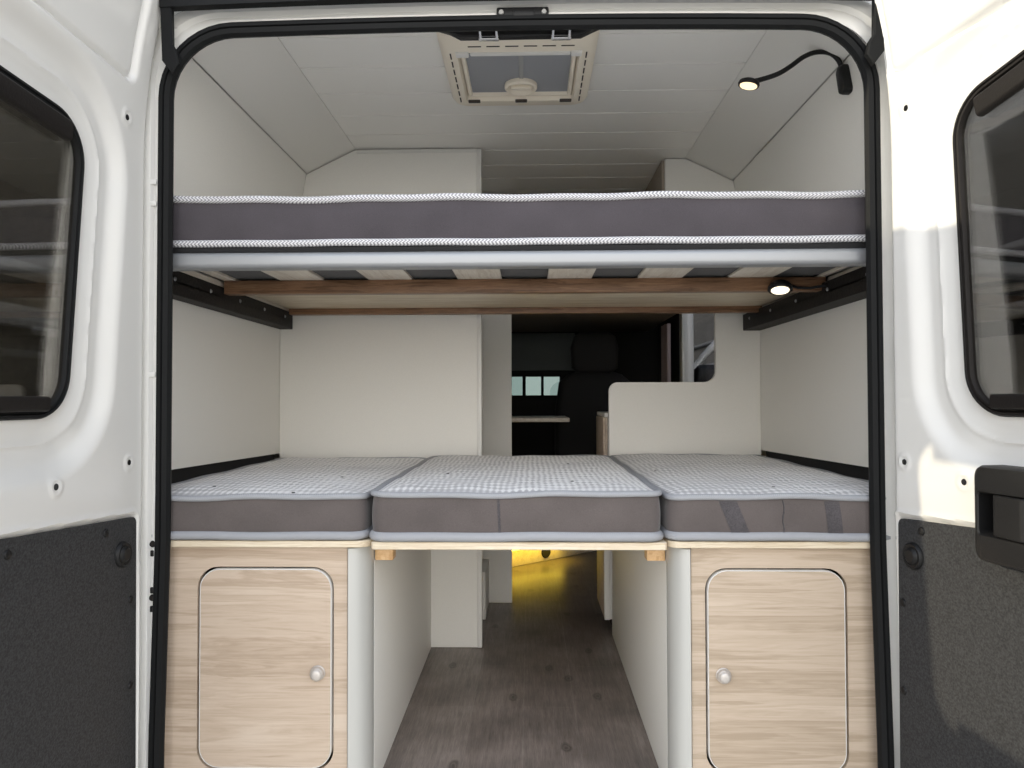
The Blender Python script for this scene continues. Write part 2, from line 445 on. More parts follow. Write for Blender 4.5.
# body with door opening: loops from the seal outwards to the outer skin
def oloop(hw, zt, zb, r, Y, taper=1.0):
    base = rrect(-hw, hw, zb, zt, r, 10)
    # subdivide the long uprights so that they can bow
    out = []
    L = len(base)
    for i in range(L):
        a, b = base[i], base[(i+1) % L]
        out.append(a)
        if abs(b[1]-a[1]) > .5 or abs(b[0]-a[0]) > .5:
            for k in range(1, 14): out.append((a[0]+(b[0]-a[0])*k/14, a[1]+(b[1]-a[1])*k/14))
    res = []
    for x, z in out:
        w = 1.0
        if z > .9: w = 1-taper*.105*((z-.9)/1.0)**1.25
        arch = .012*(1-(x/hw)**2) if z > 1.5 else 0
        res.append((x*w, Y, z+arch))
    return res
body = thing('van_body', 'white camper van body framing the open rear doorway', 'van', (0, 0, -.2))
T = .0
LP = [oloop(.825, 1.788, -.10, .13, .055, T), oloop(.816, 1.78, -.10, .13, .022, T), oloop(.807, 1.770, -.10, .13, .004, T), oloop(.824, 1.786, -.12, .145, .000, T),
      oloop(.836, 1.795, -.13, .15, .004, T), oloop(.842, 1.803, -.135, .15, -.004, T), oloop(.862, 1.822, -.16, .15, -.002, T),
      oloop(.872, 1.832, -.17, .15, .016, T), oloop(.93, 1.88, -.2, .16, .020, .5), oloop(.955, 1.90, -.22, .165, .012, .6), oloop(.975, 1.92, -.235, .165, -.022, .7), oloop(.99, 1.94, -.25, .17, -.032, .8), oloop(1.068, 1.98, -.265, .175, -.034, 1.0), oloop(1.078, 1.995, -.275, .18, -.022, 1.0), oloop(1.088, 2.01, -.285, .185, .01, 1.0),
      oloop(1.092, 2.02, -.29, .19, .16, 1.0), oloop(1.092, 2.02, -.29, .19, 1.95, 1.0), oloop(1.092, 2.02, -.29, .19, 3.15, 1.0), oloop(1.092, 2.02, -.29, .19, 4.15, 1.0)]
mb = MB()
def skipper(q):
    yy = [p[1] for p in q]; zz = [p[2] for p in q]; xx = [p[0] for p in q]
    return min(xx) > .6 and min(yy) > 1.9 and max(yy) < 3.2 and min(zz) > .80 and max(zz) < 1.9
mb.loft(LP, skip=skipper)
obj('body_shell', mb, M['paint'], body)
# rubber door seal: profile swept round the opening
def seal_loop(d, Y): return [(p[0]*(1+.015*min(1, max(0, (.62-p[2])/.5)))-.010, p[1], p[2]) for p in oloop(.779+d, 1.744+d, -.09-d, .135+d, Y, T)]
mb = MB()
mb.loft([seal_loop(.020, .002), seal_loop(.030, -.002), seal_loop(.032, -.012), seal_loop(.028, -.019), seal_loop(.019, -.020), seal_loop(.0165, -.014),
         seal_loop(.0145, -.020), seal_loop(.004, -.018), seal_loop(-.001, -.008), seal_loop(.004, .006), seal_loop(.022, .03), seal_loop(.026, .03), seal_loop(.022, .004)])
obj('door_seal', mb, M['seal'], body, label='black rubber door seal')
# seal along the roof edge and its two tails
mb = MB()
arch = [(-.80+1.6*k/24) for k in range(25)]
lo = [(x, 1.796+.014*(1-(x/.8)**2)) for x in arch]
hi = [(x, z+.075) for x, z in reversed(lo)]
mb.prism(lo+hi, -.052, -.030, 'y')
obj('roof_seal', mb, M['seal'], body, label='black seal along the roof edge')
for sd in (-1, 1):
    pts = [(sd*.803, 1.86), (sd*.776, 1.86), (sd*.773, 1.715), (sd*.763, 1.70), (sd*.757, 1.672), (sd*.772, 1.648), (sd*.795, 1.678)]
    if sd > 0: pts = pts[::-1]
    obj('seal_tail', MB().prism(pts, -.05, -.032, 'y', .003), M['seal'], body)
# striker at the top centre
st = obj('latch_striker', MB().box(-.051, .067, -.016, .012, 1.776, 1.804, .004).box(-.013, .034, -.020, -.014, 1.781, 1.795, .002), M['blackplastic'], body)
for x in (-.040, .056):
    obj('screw', MB().lathe([(.0, .003), (.005, .003), (.006, 0), (.006, -.01)], (x, -.017, 1.791), (0, -1, 0), 10), M['band'], st)
# black cover behind the seal and two wire hooks
pts = [(-.20, 1.80), (-.165, 1.789), (-.140, 1.776), (.145, 1.777), (.170, 1.789), (.195, 1.80)]
obj('latch_cover', MB().prism(pts, .062, .085, 'y', .003), M['blackplastic'], body)
for cx in (-.072, .097):
    path = [(cx-.019, .05, 1.763), (cx-.019, .012, 1.776), (cx-.017, .006, 1.783), (cx-.012, .004, 1.786), (cx+.012, .004, 1.786), (cx+.017, .006, 1.783), (cx+.019, .012, 1.776), (cx+.019, .05, 1.763)]
    h = MB().tube(path, .0032, 8).box(cx-.024, cx+.024, .046, .061, 1.762, 1.770, .003)
    obj('wire_hook', h, M['chrome'], body)
# pillar bolts
for z, dz in ((.596, 0), (.475, 0)):
    obj('pillar_bolt', MB().lathe([(0, .004), (.006, .004), (.008, 0), (.008, -.01)], (-.833, .003, z), (0, -1, 0), 12), M['steel'], body)
for z in (.575, .492, .45):
    obj('pillar_hole', MB().box(-.838, -.830, .0, .008, z-.007, z+.007, .002), M['blackplastic'], body)
for z in (1.42, 1.37, .98):
    obj('pillar_clip', MB().box(-.845, -.828, -.004, .004, z-.006, z+.006, .002), M['paint'], body)

# ------------------------------------------------------------------ rear doors
def smooth(e0, e1, x):
    t = np.clip((x-e0)/(e1-e0), 0, 1); return t*t*(3-2*t)

def rear_door(side, hx, phi, label, dz=0):
    hy = -.03
    ph = math.radians(phi)
    u = (side*math.sin(ph), -math.cos(ph))
    root = thing('rear_door', label, 'van door', (side*hx, hy, 0), 'open rear doors', math.atan2(u[1], u[0]))
    fl = 1 if side < 0 else -1                      # local y of the inner face
    def loc(mb):
        mb.v = [(p[0], fl*p[1], p[2]) for p in mb.v]; return mb
    W = RPoly([(.230 if side < 0 else .198, .893), (.715, .893), (.70, 1.500 if side < 0 else 1.60), (.178 if side < 0 else .170, 1.472 if side < 0 else 1.497)], .085, 10)   # window opening (s, z)
    # inner skin as a pressed sheet
    S0, S1, Z0, Z1, st = (-.020 if side < 0 else .002), .765, -.22, 1.875, .005
    ns = int((S1-S0)/st)+1; nz = int((Z1-Z0)/st)+1
    S, Z = np.meshgrid(np.linspace(S0, S1, ns), np.linspace(Z0, Z1, nz))
    d = W.sdf(S, Z)
    h = np.zeros_like(S)
    h -= .021*(1-smooth(.080, .128, d))             # dished surround
    h += .0035*np.exp(-((d-.052)/.0045)**2)         # crease
    h -= .005*(1-smooth(.020, .048, d))
    up = RPoly([(.052 if side < 0 else .022, 1.618), (.76, 1.64), (.76, 2.3), (.050 if side < 0 else .020, 2.3)], .022, 6).sdf(S, Z)
    h -= .006*(1-smooth(-.003, .003, up))          # upper pressed field
    h -= .011*np.exp(-((up+.0)/.006)**2)
    lp = RPoly([(.004, -.4), (.9, -.4), (.9, .724), (.014, .672)], .016, 6).sdf(S, Z)
    h += .004*np.exp(-((lp-.006)/.004)**2)          # lip round the trim board
    h -= .006*(1-smooth(-.006, .002, lp))
    for (hs, hz) in ((.067, 1.532), (.045, .787), (.285 if side < 0 else .205, .762)):
        r = np.hypot(S-hs, Z-hz)
        h += .003*np.exp(-((r-.014)/.004)**2)
    h -= .02*(1-smooth(S0, S0+.02, S))**2          # rolled hinge edge
    h -= .008*np.exp(-((Z-.84)/.03)**2)*smooth(.18, .26, S)*(1-smooth(.55, .65, S))
    bend = .33*np.maximum(0, Z-1.45)**2
    h += bend
    ok = d > -.006
    inner = np.stack([S, h, Z], -1).reshape(-1, 3)
    bow = bend-.0315-.037*smooth(.07, .15, d)
    outer = np.stack([S, bow, Z], -1).reshape(-1, 3)
    nv = len(inner)
    okc = ok[:-1, :-1] & ok[1:, :-1] & ok[:-1, 1:] & ok[1:, 1:]
    fs = []
    idx = np.arange(nv).reshape(nz, ns)
    jj, ii = np.nonzero(okc)
    a, b, c, e = idx[jj, ii], idx[jj, ii+1], idx[jj+1, ii+1], idx[jj+1, ii]
    fin = np.stack([a, b, c, e], -1); fout = np.stack([e, c, b, a], -1)+nv
    fs = fin.tolist()+fout.tolist()
    ed = {}
    for f in fin.tolist():
        for k in range(4):
            p, q = f[k], f[(k+1) % 4]
            if (q, p) in ed: del ed[(q, p)]
            else: ed[(p, q)] = 1
    for (p, q) in ed: fs.append([q, p, p+nv, q+nv])
    mb = MB(); mb.v = np.concatenate([inner, outer]).tolist(); mb.f = fs
    used = np.zeros(2*nv, bool); used[np.array([i for f in fs for i in f])] = True
    mp = np.cumsum(used)-1
    mb.v = [v for v, k in zip(mb.v, used) if k]; mb.f = [[int(mp[i]) for i in f] for f in fs]
    obj('door_skin', loc(mb), M['paint'], root, 40, True)
    # window: rubber frame, glass and the blind cassettes
    def WL(dd, w): return [(p[0], w, p[1]) for p in W.loop(dd)]
    mb = MB()
    mb.loft([WL(.004, -.028), WL(.006, -.022), WL(.003, -.017), WL(-.002, -.016), WL(-.004, -.020), WL(-.006, -.0165), WL(-.010, -.017),
             WL(-.013, -.023), WL(-.013, -.029), WL(-.010, -.0325), WL(.006, -.0325), WL(.008, -.030), WL(.004, -.028)])
    wf = obj('window_frame', loc(mb), M['rubber_brown'] if side > 0 else M['seal'], root, 35, True)
    mb = MB().loft([WL(-.012, -.024), WL(-.012, -.028)], True, True, True)
    obj('window_glass', loc(mb), M['glass'], root, 35, True, label='tinted glass')
    # upper cassette follows the top edge of the frame, lower one the sill
    a0, a1 = Vector((.243, 1.437)), Vector((.665, 1.513))
    def cassette(p0, p1, th, w0, w1):
        e = (p1-p0).normalized(); nn = Vector((-e.y, e.x))
        pr = fillet([(w0, -th/2), (w1, -th/2), (w1, th/2), (w0, th/2)], .006, 3)
        return MB().loft([[(p[0]+nn.x*q[1], q[0], p[1]+nn.y*q[1]) for q in pr] for p in (p0, p1)], True, True, True)
    obj('blind_cassette', loc(cassette(Vector((.238, 1.440 if side < 0 else 1.468)), Vector((.675, 1.466 if side < 0 else 1.555)), .040, -.024, -.005)), M['rubber_brown'], root, 35, True)
    obj('blind_cassette', loc(cassette(Vector((.295 if side < 0 else .262, .915)), Vector((.695, .915)), .028, -.024, -.005)), M['rubber_brown'], root, 35, True)
    # board on the lower half
    P = fillet([(.008-S0*.0+(.010 if side > 0 else 0), -.20), (.755, -.20), (.755, .712), (.017+(.008 if side > 0 else 0), .666)], [.01, .01, .01, .014], 5)
    mb = MB(); mb.loft([[(p[0], w, p[1]) for p in (inset(P, i) if i else P)] for w, i in ((-.006, 0), (.001, 0), (.0025, .0015))], True, True, True)
    tp = obj('trim_board', loc(mb), M['trimpanel'], root, 35, True, label='black grained board on the lower door')
    for (s_, z_) in ((.132 if side < 0 else .095, .650), (.038, .490), (.036, .305), (.036, .12), (.41, .664), (.62, .680)):
        mb = MB().lathe([(.0, .004), (.004, .0035), (.0075, .0025), (.009, 0), (.009, -.004)], (s_, .0025, z_), (0, 1, 0), 14)
        obj('screw', loc(mb), M['blackplastic'], tp, 35, True)
    mb = MB().lathe([(0, .012), (.012, .012), (.016, .009), (.018, .006), (.024, .008), (.027, .005), (.028, 0), (.028, -.004)], (.072, .0025, .595), (0, 1, 0), 24)
    obj('buffer_plug', loc(mb), M['blackplastic'], root, 35, True)
    for (hs, hz) in ((.067, 1.532), (.045, .787), (.285 if side < 0 else .205, .762)):
        mb = MB().lathe([(0, .0012), (.006, .0012), (.007, -.001), (.007, -.004)], (hs, .33*max(0, hz-1.45)**2, hz), (0, 1, 0), 14)
        obj('hole', loc(mb), M['gloss_black'], root, 35, True)
    for z in (.12, 1.02, 1.60):
        obj('hinge', loc(MB().box(-.020, .03, -.082, -.05, z-.03, z+.03, .006)), M['paint'], root, 35, True)
    return root, loc

doorL, locL = rear_door(-1, .846, 1.0, 'white left rear door, open, its black lower board without a handle')
doorR, locR = rear_door(1, .803, 12.0, 'sunlit white right rear door, open, with a black grab handle')
# grab handle of the right door
h0s, h1s, h0z, h1z = .268, .49, .632, .802
def HL(i, w, r): return [(p[0], w, p[1]) for p in rrect(h0s+i, h1s-i, h0z+i*.8, h1z-i*.8, r, 6)]
def bulge(lp): return [(p[0], p[1]+.020*math.sin(PI*(p[0]-h0s)/(h1s-h0s)), p[2]) for p in lp]
def HI(i, w, r, zc=.046):
    return bulge([(p[0], w, p[1]) for p in rrect(h0s+.012+i, h1s-.012-i, h0z+zc+i, h1z-zc-i, r, 6)])
mb = MB()
mb.loft([HL(.0, -.004, .022), bulge(HL(.0, .030, .022)), bulge(HL(.004, .038, .020)), bulge(HL(.010, .040, .016)), HI(.0, .039, .008), HI(.002, .036, .008), HI(.004, .004, .006)], True, True, True)
hd = obj('grab_handle', locR(mb), M['blackplastic'], doorR, 35, True, label='black plastic grab handle')
mb = MB()
pr = fillet([(.304, .002), (.386, .002), (.386, .050), (.312, .044)], [.002, .002, .012, .014], 5)
mb.prism(pr, h0z+.049, h1z-.049, 'z', .002)
obj('lever', locR(mb), M['blackplastic'], hd, 35, True)

# ------------------------------------------------------------------ washroom cubicle, partition
wc = thing('washroom_cubicle', 'white washroom cubicle filling the back left, floor to ceiling', 'washroom', (-.54, 1.1, 0))
def clipx(x): return x
pts = [(-.9192, .002), (-.166, .002), (-.166, 1.866), (-.636, 1.866), (-.8212, 1.7755), (-.9192, 1.22)]
obj('front_board', MB().prism(pts, 1.102, 1.120, 'y', .001), M['wall'], wc)
obj('edge_strip', MB().box(-.176, -.158, 1.098, 1.124, .002, 1.866, .003), M['edge'], wc)
obj('top_strip', MB().box(-.630, -.177, 1.0985, 1.1015, 1.852, 1.866, .001), M['edge'], wc)
obj('side_board', MB().box(-.224, -.206, 1.121, 1.66, .002, 1.866, .001), M['wall'], wc)
obj('hinge', MB().lathe([(.004, 0), (.004, .04)], (-.182, 1.13, 1.04), (0, 0, 1), 8), M['chrome'], wc)
mb = MB()
mb.prism(fillet([(-.30, .002), (-.062, .002), (-.062, 1.866), (-.30, 1.866)], [0, 0, 0, 0]), 1.71, 1.728, 'y', .001)
obj('rear_board', mb, M['wall'], wc)
obj('plinth', MB().box(-.205, -.166, 1.45, 1.708, .002, .20, .002), M['wall'], wc)

part = thing('partition_panel', 'white partition with a stepped rounded cut-out at the back right', 'partition', (.62, 1.24, 0))
pts = [(.340, .002), (.9192, .002), (.9192, 1.22), (.90, 1.326), (-.052, 1.326), (-.052, 1.305), (.746, 1.305), (.746, .988), (.330, .988), (.330, .62), (.340, .62)]
pts = fillet(pts, [0, 0, 0, 0, 0, 0, 0, .045, .035, 0, 0], 8)
obj('board', MB().prism(pts, 1.242, 1.262, 'y', .001), M['wall'], part)
hw = lambda z: hwall(z)
pts = [(.556, 1.40), (.8875, 1.40), (.8212, 1.7755), (.636, 1.866), (.556, 1.866)]
oc = thing('overhead_cupboard', 'white overhead cupboard above the upper bunk on the right', 'cupboard', (.7, 1.25, 1.4))
obj('end_board', MB().prism(pts, 1.242, 1.262, 'y', .001), M['wall'], oc)
obj('door', MB().box(.545, .560, 1.263, 2.3, 1.40, 1.866, .001), M['headliner'], oc)

# ------------------------------------------------------------------ cabinets with beds on top
def cabinet(sd, x_in, x_post, door_x0, door_x1, knob_x, label, wall_y, wm, dm):
    """sd -1 left / +1 right"""
    root = thing('storage_cabinet', label, 'cabinet', (sd*.62, .06, 0), 'cabinets under the lower bed')
    xa, xb = sorted((sd*.917, x_post))
    y0 = .032
    dz0, dz1, r = .082, .534, .045
    O = rrect(xa, xb, .002, .585, .0005, 6); I = rrect(door_x0-.005, door_x1+.005, dz0-.005, dz1+.005, r+.003, 6)
    mb = MB(); mb.loft([[(p[0], y, p[1]) for p in L] for L, y in ((O, y0+.016), (O, y0), (I, y0), (I, y0+.016), (O, y0+.016))])
    obj('front_frame', mb, wm, root, 30)
    D = rrect(door_x0, door_x1, dz0, dz1, r, 6); Di = inset(D, .0024)
    dr = obj('door', MB().loft([[(p[0], y, p[1]) for p in L] for L, y in ((Di, y0+.018), (Di, y0-.0005))], True, True, True), dm, root, 30)
    mb = MB(); mb.loft([[(p[0], y, p[1]) for p in L] for L, y in ((D, y0+.017), (D, y0), (inset(D, .0008), y0-.001), (inset(D, .0019), y0-.001), (Di, y0), (Di, y0+.017), (D, y0+.017))])
    obj('edging', mb, M['edge'], dr, 50, label='pale edging strip')
    mb = MB().lathe([(.0, .0215), (.006, .0215), (.010, .0205), (.0125, .018), (.013, .0155), (.0145, .0145), (.0155, .012), (.0155, .004), (.017, .003), (.017, -.003)], (knob_x, y0-.0005, .299), (0, -1, 0), 28)
    obj('knob', mb, M['knob'], dr, 35)
    # rounded corner post
    xe = x_in
    pp = [(x_post, y0+.045), (x_post, y0+.002)]
    n = 12; w = abs(xe-x_post)
    for k in range(n+1):
        a = PI/2*k/n
        pp.append((x_post+(-sd)*(.004+(w-.004)*math.sin(a)), y0-.010+.058*(1-math.cos(a))))
    obj('corner_post', MB().prism(pp, .002, .583, 'z'), M['post'], root, 40)
    a, b = sorted((x_in+sd*.0015, x_in+sd*.0175))
    obj('side_board', MB().box(a, b, .095, wall_y, .002, .585, .001), M['wall'], root)
    a, b = sorted((x_in-sd*.001, x_in-sd*.044))
    cl = obj('cleat', MB().box(a, b, .085, .125, .543, .5835, .002), M['pine'], root, label='pine block carrying the middle board')
    return root

cabinet(-1, -.346, -.397, -.738, -.433, -.464, 'left wooden cabinet with its round knob at the right of the door', 1.095, M['wood'], M['wood2'])
M['wood_r'] = wood_mat('light_elm_laminate_right_shaded', (.40, .312, .225), (.505, .405, .308), (.575, .473, .372), (.6, 11, 11), 23.3)  # right copy of the laminate, dimmer side toned into the colour
M['wood2_r'] = wood_mat('light_elm_laminate_right_door_shaded', (.40, .312, .225), (.505, .405, .308), (.575, .473, .372), (.5, 10, 10), 31.7, fig=1.2)
cabinet(1, .338, .385, .421, .729, .455, 'right wooden cabinet with its round knob at the left of the door', 1.235, M['wood_r'], M['wood2_r'])

def board(x0, x1, y0, y1, z0, z1, label, r0, r1):
    pts = fillet([(x0, y0), (x1, y0), (x1, y1), (x0, y1)], [r0, r1, .004, .004], 6)
    o = single('bed_board', MB().prism(pts, z0, z1, 'z', .0015), M['ply'], label, 'board', 'plywood bed boards')
board(-.915, -.341, .012, 1.09, .587, .602, 'plywood bed board on top of the left cabinet', .004, .03)
board(-.337, .327, .002, 1.085, .5845, .6015, 'plywood bed board bridging the aisle between both cabinets', .008, .008)
board(.331, .915, .012, 1.23, .587, .602, 'plywood bed board on top of the right cabinet', .03, .004)

# ------------------------------------------------------------------ mattresses
def mattress(x0, x1, y0, y1, z0, z1, label, side_mat, top_mat, pipe_top, pipe_bot, r=.03, seed=0, puff=.013, rp=.007, wav=.0045, patches=(), seams=(), tufts=(), pipe_b_r=None, bulge=.005, group='lower mattresses'):
    rnd = random.Random(seed)
    root = thing('mattress', label, 'mattress', ((x0+x1)/2, (y0+y1)/2, z0), group)
    def dense(L):
        out = []; n = len(L)
        for i in range(n):
            a, b = L[i], L[(i+1) % n]; l = math.hypot(b[0]-a[0], b[1]-a[1]); m = max(1, int(l/.02))
            for k in range(m): out.append((a[0]+(b[0]-a[0])*k/m, a[1]+(b[1]-a[1])*k/m))
        return out
    base = dense(rrect(x0+.008, x1-.008, y0+.008, y1-.008, r, 6))
    ph = [rnd.uniform(0, 6.28) for _ in range(6)]
    def wave(p, k=0):
        return wav*(math.sin(p[0]*11+ph[k])*.6+math.sin(p[0]*27+p[1]*19+ph[k+1])*.4)
    def off(d): return inset(base, -d)
    H = z1-z0
    lv = []
    for t in (0, .06, .15, .3, .5, .7, .85, .94, 1):
        d = bulge*math.sin(PI*t)**.7 if 0 < t < 1 else 0.
        z = z0+rp+t*(H-2*rp)
        lv.append([(q[0], q[1], z+wave(q)*t*.8+wave(q, 2)*.5*(1-t)) for q in off(d)])
    mb = MB().loft(lv, True, True, True)
    bd = obj('border', mb, side_mat, root, 60)
    zt = z1-rp*.6; zb = z0+rp
    rb = pipe_b_r or rp
    obj('top_binding', MB().tube([(q[0], q[1], zt+wave(q)*.8) for q in off(.002)], rp, 10, True), pipe_top, root, 80)
    obj('bottom_binding', MB().tube([(q[0], q[1], z0+rb+wave(q, 2)*.3) for q in off(.001)], rb, 10, True), pipe_bot, root, 80)
    # padded top
    loops = []; cx, cy = (x0+x1)/2, (y0+y1)/2
    R = min(x1-x0, y1-y0)/2
    steps = [0, .004, .010, .02, .035, .055]+[.08+.03*k for k in range(int((R-.1)/.03))]
    rect = lambda d: dense_fixed(d)
    nn = 240
    def dense_fixed(d):
        L = rrect(x0+.010+d, x1-.010-d, y0+.010+d, y1-.010-d, max(r-d, .003), 6)
        # resample to nn points with angle-free arc length per side
        seg = []; tot = 0
        for i in range(len(L)):
            a, b = L[i], L[(i+1) % len(L)]; l = math.hypot(b[0]-a[0], b[1]-a[1]); seg.append((tot, l, a, b)); tot += l
        out = []; j = 0
        for k in range(nn):
            t = tot*k/nn
            while j < len(seg)-1 and seg[j][0]+seg[j][1] < t: j += 1
            s_, l, a, b = seg[j]; f = (t-s_)/l if l else 0
            out.append((a[0]+(b[0]-a[0])*f, a[1]+(b[1]-a[1])*f))
        return out
    # grid top: robust and evenly meshed
    nx = max(8, int((x1-x0)/.012)); ny = max(8, int((y1-y0)/.012))
    vs = []; fs = []
    RP = RPoly([(x0+.006, y0+.006), (x1-.006, y0+.006), (x1-.006, y1-.006), (x0+.006, y1-.006)], r, 6)
    gx = np.linspace(x0+.006, x1-.006, nx+1); gy = np.linspace(y0+.006, y1-.006, ny+1)
    GX, GY = np.meshgrid(gx, gy)
    # pull corner points onto the rounded outline
    sd = RP.sdf(GX, GY)
    P = np.stack([GX, GY], -1)
    for j in range(ny+1):
        for i in range(nx+1):
            if sd[j, i] > 0:
                px, py = P[j, i]
                ccx = min(max(px, x0+.006+r), x1-.006-r); ccy = min(max(py, y0+.006+r), y1-.006-r)
                dx, dy = px-ccx, py-ccy; l = math.hypot(dx, dy)
                P[j, i] = (ccx+dx/l*r, ccy+dy/l*r); sd[j, i] = 0
    prnd = [(rnd.uniform(3, 9), rnd.uniform(3, 9), rnd.uniform(0, 6.28), rnd.uniform(.2, 1)) for _ in range(6)]
    for j in range(ny+1):
        for i in range(nx+1):
            e = -sd[j, i]; x, y = P[j, i]
            hgt = puff*(1-math.exp(-e/.035))
            w = sum(a*math.sin(kx*x+ky*y*(1 if n_ % 2 else -1)+p_) for n_, (kx, ky, p_, a) in enumerate(prnd))
            q = .0032*math.sin(x*2*PI/.145+1.2*math.sin(y*9))*math.sin(y*2*PI/.16+.8*math.sin(x*7))
            k = 1-math.exp(-e/.04)
            vs.append((x, y, zt+hgt+wave((x, y))*(1-k)*.8+k*(w*.0016+q)))
    for j in range(ny):
        for i in range(nx):
            a = j*(nx+1)+i; fs.append([a, a+1, a+nx+2, a+nx+1])
    tcv = obj('top_cover', MB().add(vs, fs), top_mat, root, 60)
    for (tx, ty) in tufts:
        q = min(vs, key=lambda p: (p[0]-tx)**2+(p[1]-ty)**2)
        obj('tuft', MB().lathe([(0, .0015), (.003, .0012), (.0045, 0), (.0045, -.002)], (q[0], q[1], q[2]+.0005), (0, 0, 1), 10), M['under'], tcv)
    for (px0, px1, sl) in patches:
        n = 8; lp = []
        for k in range(n+1):
            t = .06+.88*k/n; z = z0+rp+t*(H-2*rp); d = y0+.008-bulge*math.sin(PI*t)**.7-.0012
            lp.append([(px0+sl*(1-t), d, z), (px1+sl*(1-t), d, z), (px1+sl*(1-t), d+.0008, z), (px0+sl*(1-t), d+.0008, z)])
        obj('mesh_insert', MB().loft(lp, True, True, True), M['mesh'], bd, 60, label='dark ventilating mesh insert')
    for sx in seams:
        pth = [(sx+.002*math.sin(k), y0+.008-bulge*math.sin(PI*(.03+.94*k/10))**.7, z0+rp+(.03+.94*k/10)*(H-2*rp)) for k in range(11)]
        obj('seam', MB().tube(pth, .0016, 6), M['mesh'], bd, 60)
    return root

zl = .602
mattress(-.912, -.350, .006, 1.085, .6038, .7045, 'left lower mattress on the left cabinet', M['side_lo'], M['knit'], M['pipe_lo'], M['pipe_lo'], seed=1, tufts=((-.744, .103), (-.518, .04), (-.47, .285)), pipe_b_r=.010)
mattress(-.3425, .3195, -.006, 1.08, .6032, .7125, 'middle lower mattress above the aisle, with a seam in its front', M['side_lo'], M['knit'], M['pipe_lo'], M['pipe_lo'], seed=2, tufts=((-.19, .285), (.137, .59), (.13, .16)), seams=(), patches=((-.053, -.047, .004),), pipe_b_r=.011)
mattress(.327, .912, .004, 1.235, .6038, .7055, 'right lower mattress with dark mesh patches in its front', M['side_lo'], M['knit'], M['pipe_lo'], M['pipe_lo'], seed=3, tufts=((.60, .10), (.395, .55)), patches=((.440, .480, .035), (.675, .708, .01)), seams=(.585,), pipe_b_r=.010)
up = mattress(-.884, .884, .028, 1.09, 1.2765, 1.392, 'wide upper bunk mattress with zigzag piping', M['side_up'], M['knit'], M['pipe_hi'], M['pipe_hi'], r=.03, seed=5, puff=.008, rp=.0085, wav=.0035, bulge=.006, group=None)
# black underside of the upper mattress
obj('underside', MB().prism(rrect(-.87, .87, .046, 1.07, .02, 5), 1.2755, 1.2785, 'z'), M['under'], up, label='black fabric underside')

# ------------------------------------------------------------------ upper bunk frame
bunk = thing('bunk_frame', 'slatted frame of the upper bunk with silver front rail', 'bed frame', (0, .45, 1.17))
pr = fillet([(.022, 1.2255), (.062, 1.2255), (.062, 1.2625), (.022, 1.2625)], [.010, .002, .002, .012], 5)
obj('front_rail', MB().loft([[(x, p[0], p[1]) for p in pr] for x in (-.905, .905)], True, True, True), M['alu'], bunk, 40, label='silver aluminium front rail')
obj('black_lip', MB().box(-.90, .90, .034, .062, 1.263, 1.2755, .001), M['dark'], bunk)
for k in range(-1, 7):
    x0 = max(-.865, -.700+.2575*k); x1 = min(.862, -.700+.2575*k+.127)
    obj('slat', MB().box(x0, x1, .063, 1.085, 1.2672, 1.2755, .002), M['slat'], bunk)
obj('beam', MB().box(-.862, .862, .452, .49, 1.2285, 1.2668, .0015), M['beam'], bunk, label='brown timber cross beam')
obj('beam', MB().box(-.862, .862, 1.03, 1.068, 1.236, 1.2668, .0015), M['beam'], bunk, label='brown timber cross beam')
obj('under_board', MB().box(-.862, .862, .491, 1.029, 1.257, 1.2665, .001), M['ply'], bunk, label='pale board between the beams')
for sd in (-1, 1):
    a, b = sorted((sd*.915, sd*.872))
    obj('end_rail', MB().box(a, b, .066, 1.085, 1.2505, 1.2668, .001), M['slat'], bunk)
for sd, y1 in ((-1, 1.094), (1, 1.234)):
    br = thing('bed_bracket', ('left' if sd < 0 else 'right')+' black steel bracket holding the upper bunk on the wall', 'bracket', (sd*.89, .5, 1.187), 'upper bunk brackets')
    a, b = sorted((sd*.9175, sd*(.868 if sd < 0 else .850)))
    obj('bar', MB().box(a, b, .066, y1, 1.187, 1.2245, .003).box(a, b, .066, y1, 1.215, 1.250, .003), M['steel'], br, 20)
    for k in range(5):
        yy = .17+k*(y1-.26)/4
        obj('screw', MB().lathe([(0, .003), (.004, .003), (.006, 0), (.006, -.004)], (sd*(.868 if sd < 0 else .850), yy, 1.226), (-sd, 0, 0), 10), M['alu'], br)
# cable / black edge under right bracket and the spot lamp
sp = thing('spot_lamp', 'small round spot lamp glowing under the upper bunk', 'lamp', (.71, .44, 1.22))
ax = Vector((-.10, -.35, -1)).normalized()
c = (.726, .432, 1.232)
obj('housing', MB().lathe([(.0, -.014), (.025, -.014), (.033, -.004), (.034, .004), (.031, .007), (.0255, .007), (.024, .005)], c, ax, 28), M['blackplastic'], sp)
obj('lens', MB().lathe([(.0, .0072), (.0245, .0072), (.0248, .004), (.02, .003)], c, ax, 28), M['led_spot'], sp, label='lit lens')
obj('cable', MB().tube([(.755, .44, 1.242), (.78, .445, 1.235), (.81, .43, 1.232), (.84, .42, 1.236), (.866, .42, 1.238)], .004, 6), M['dark'], sp)

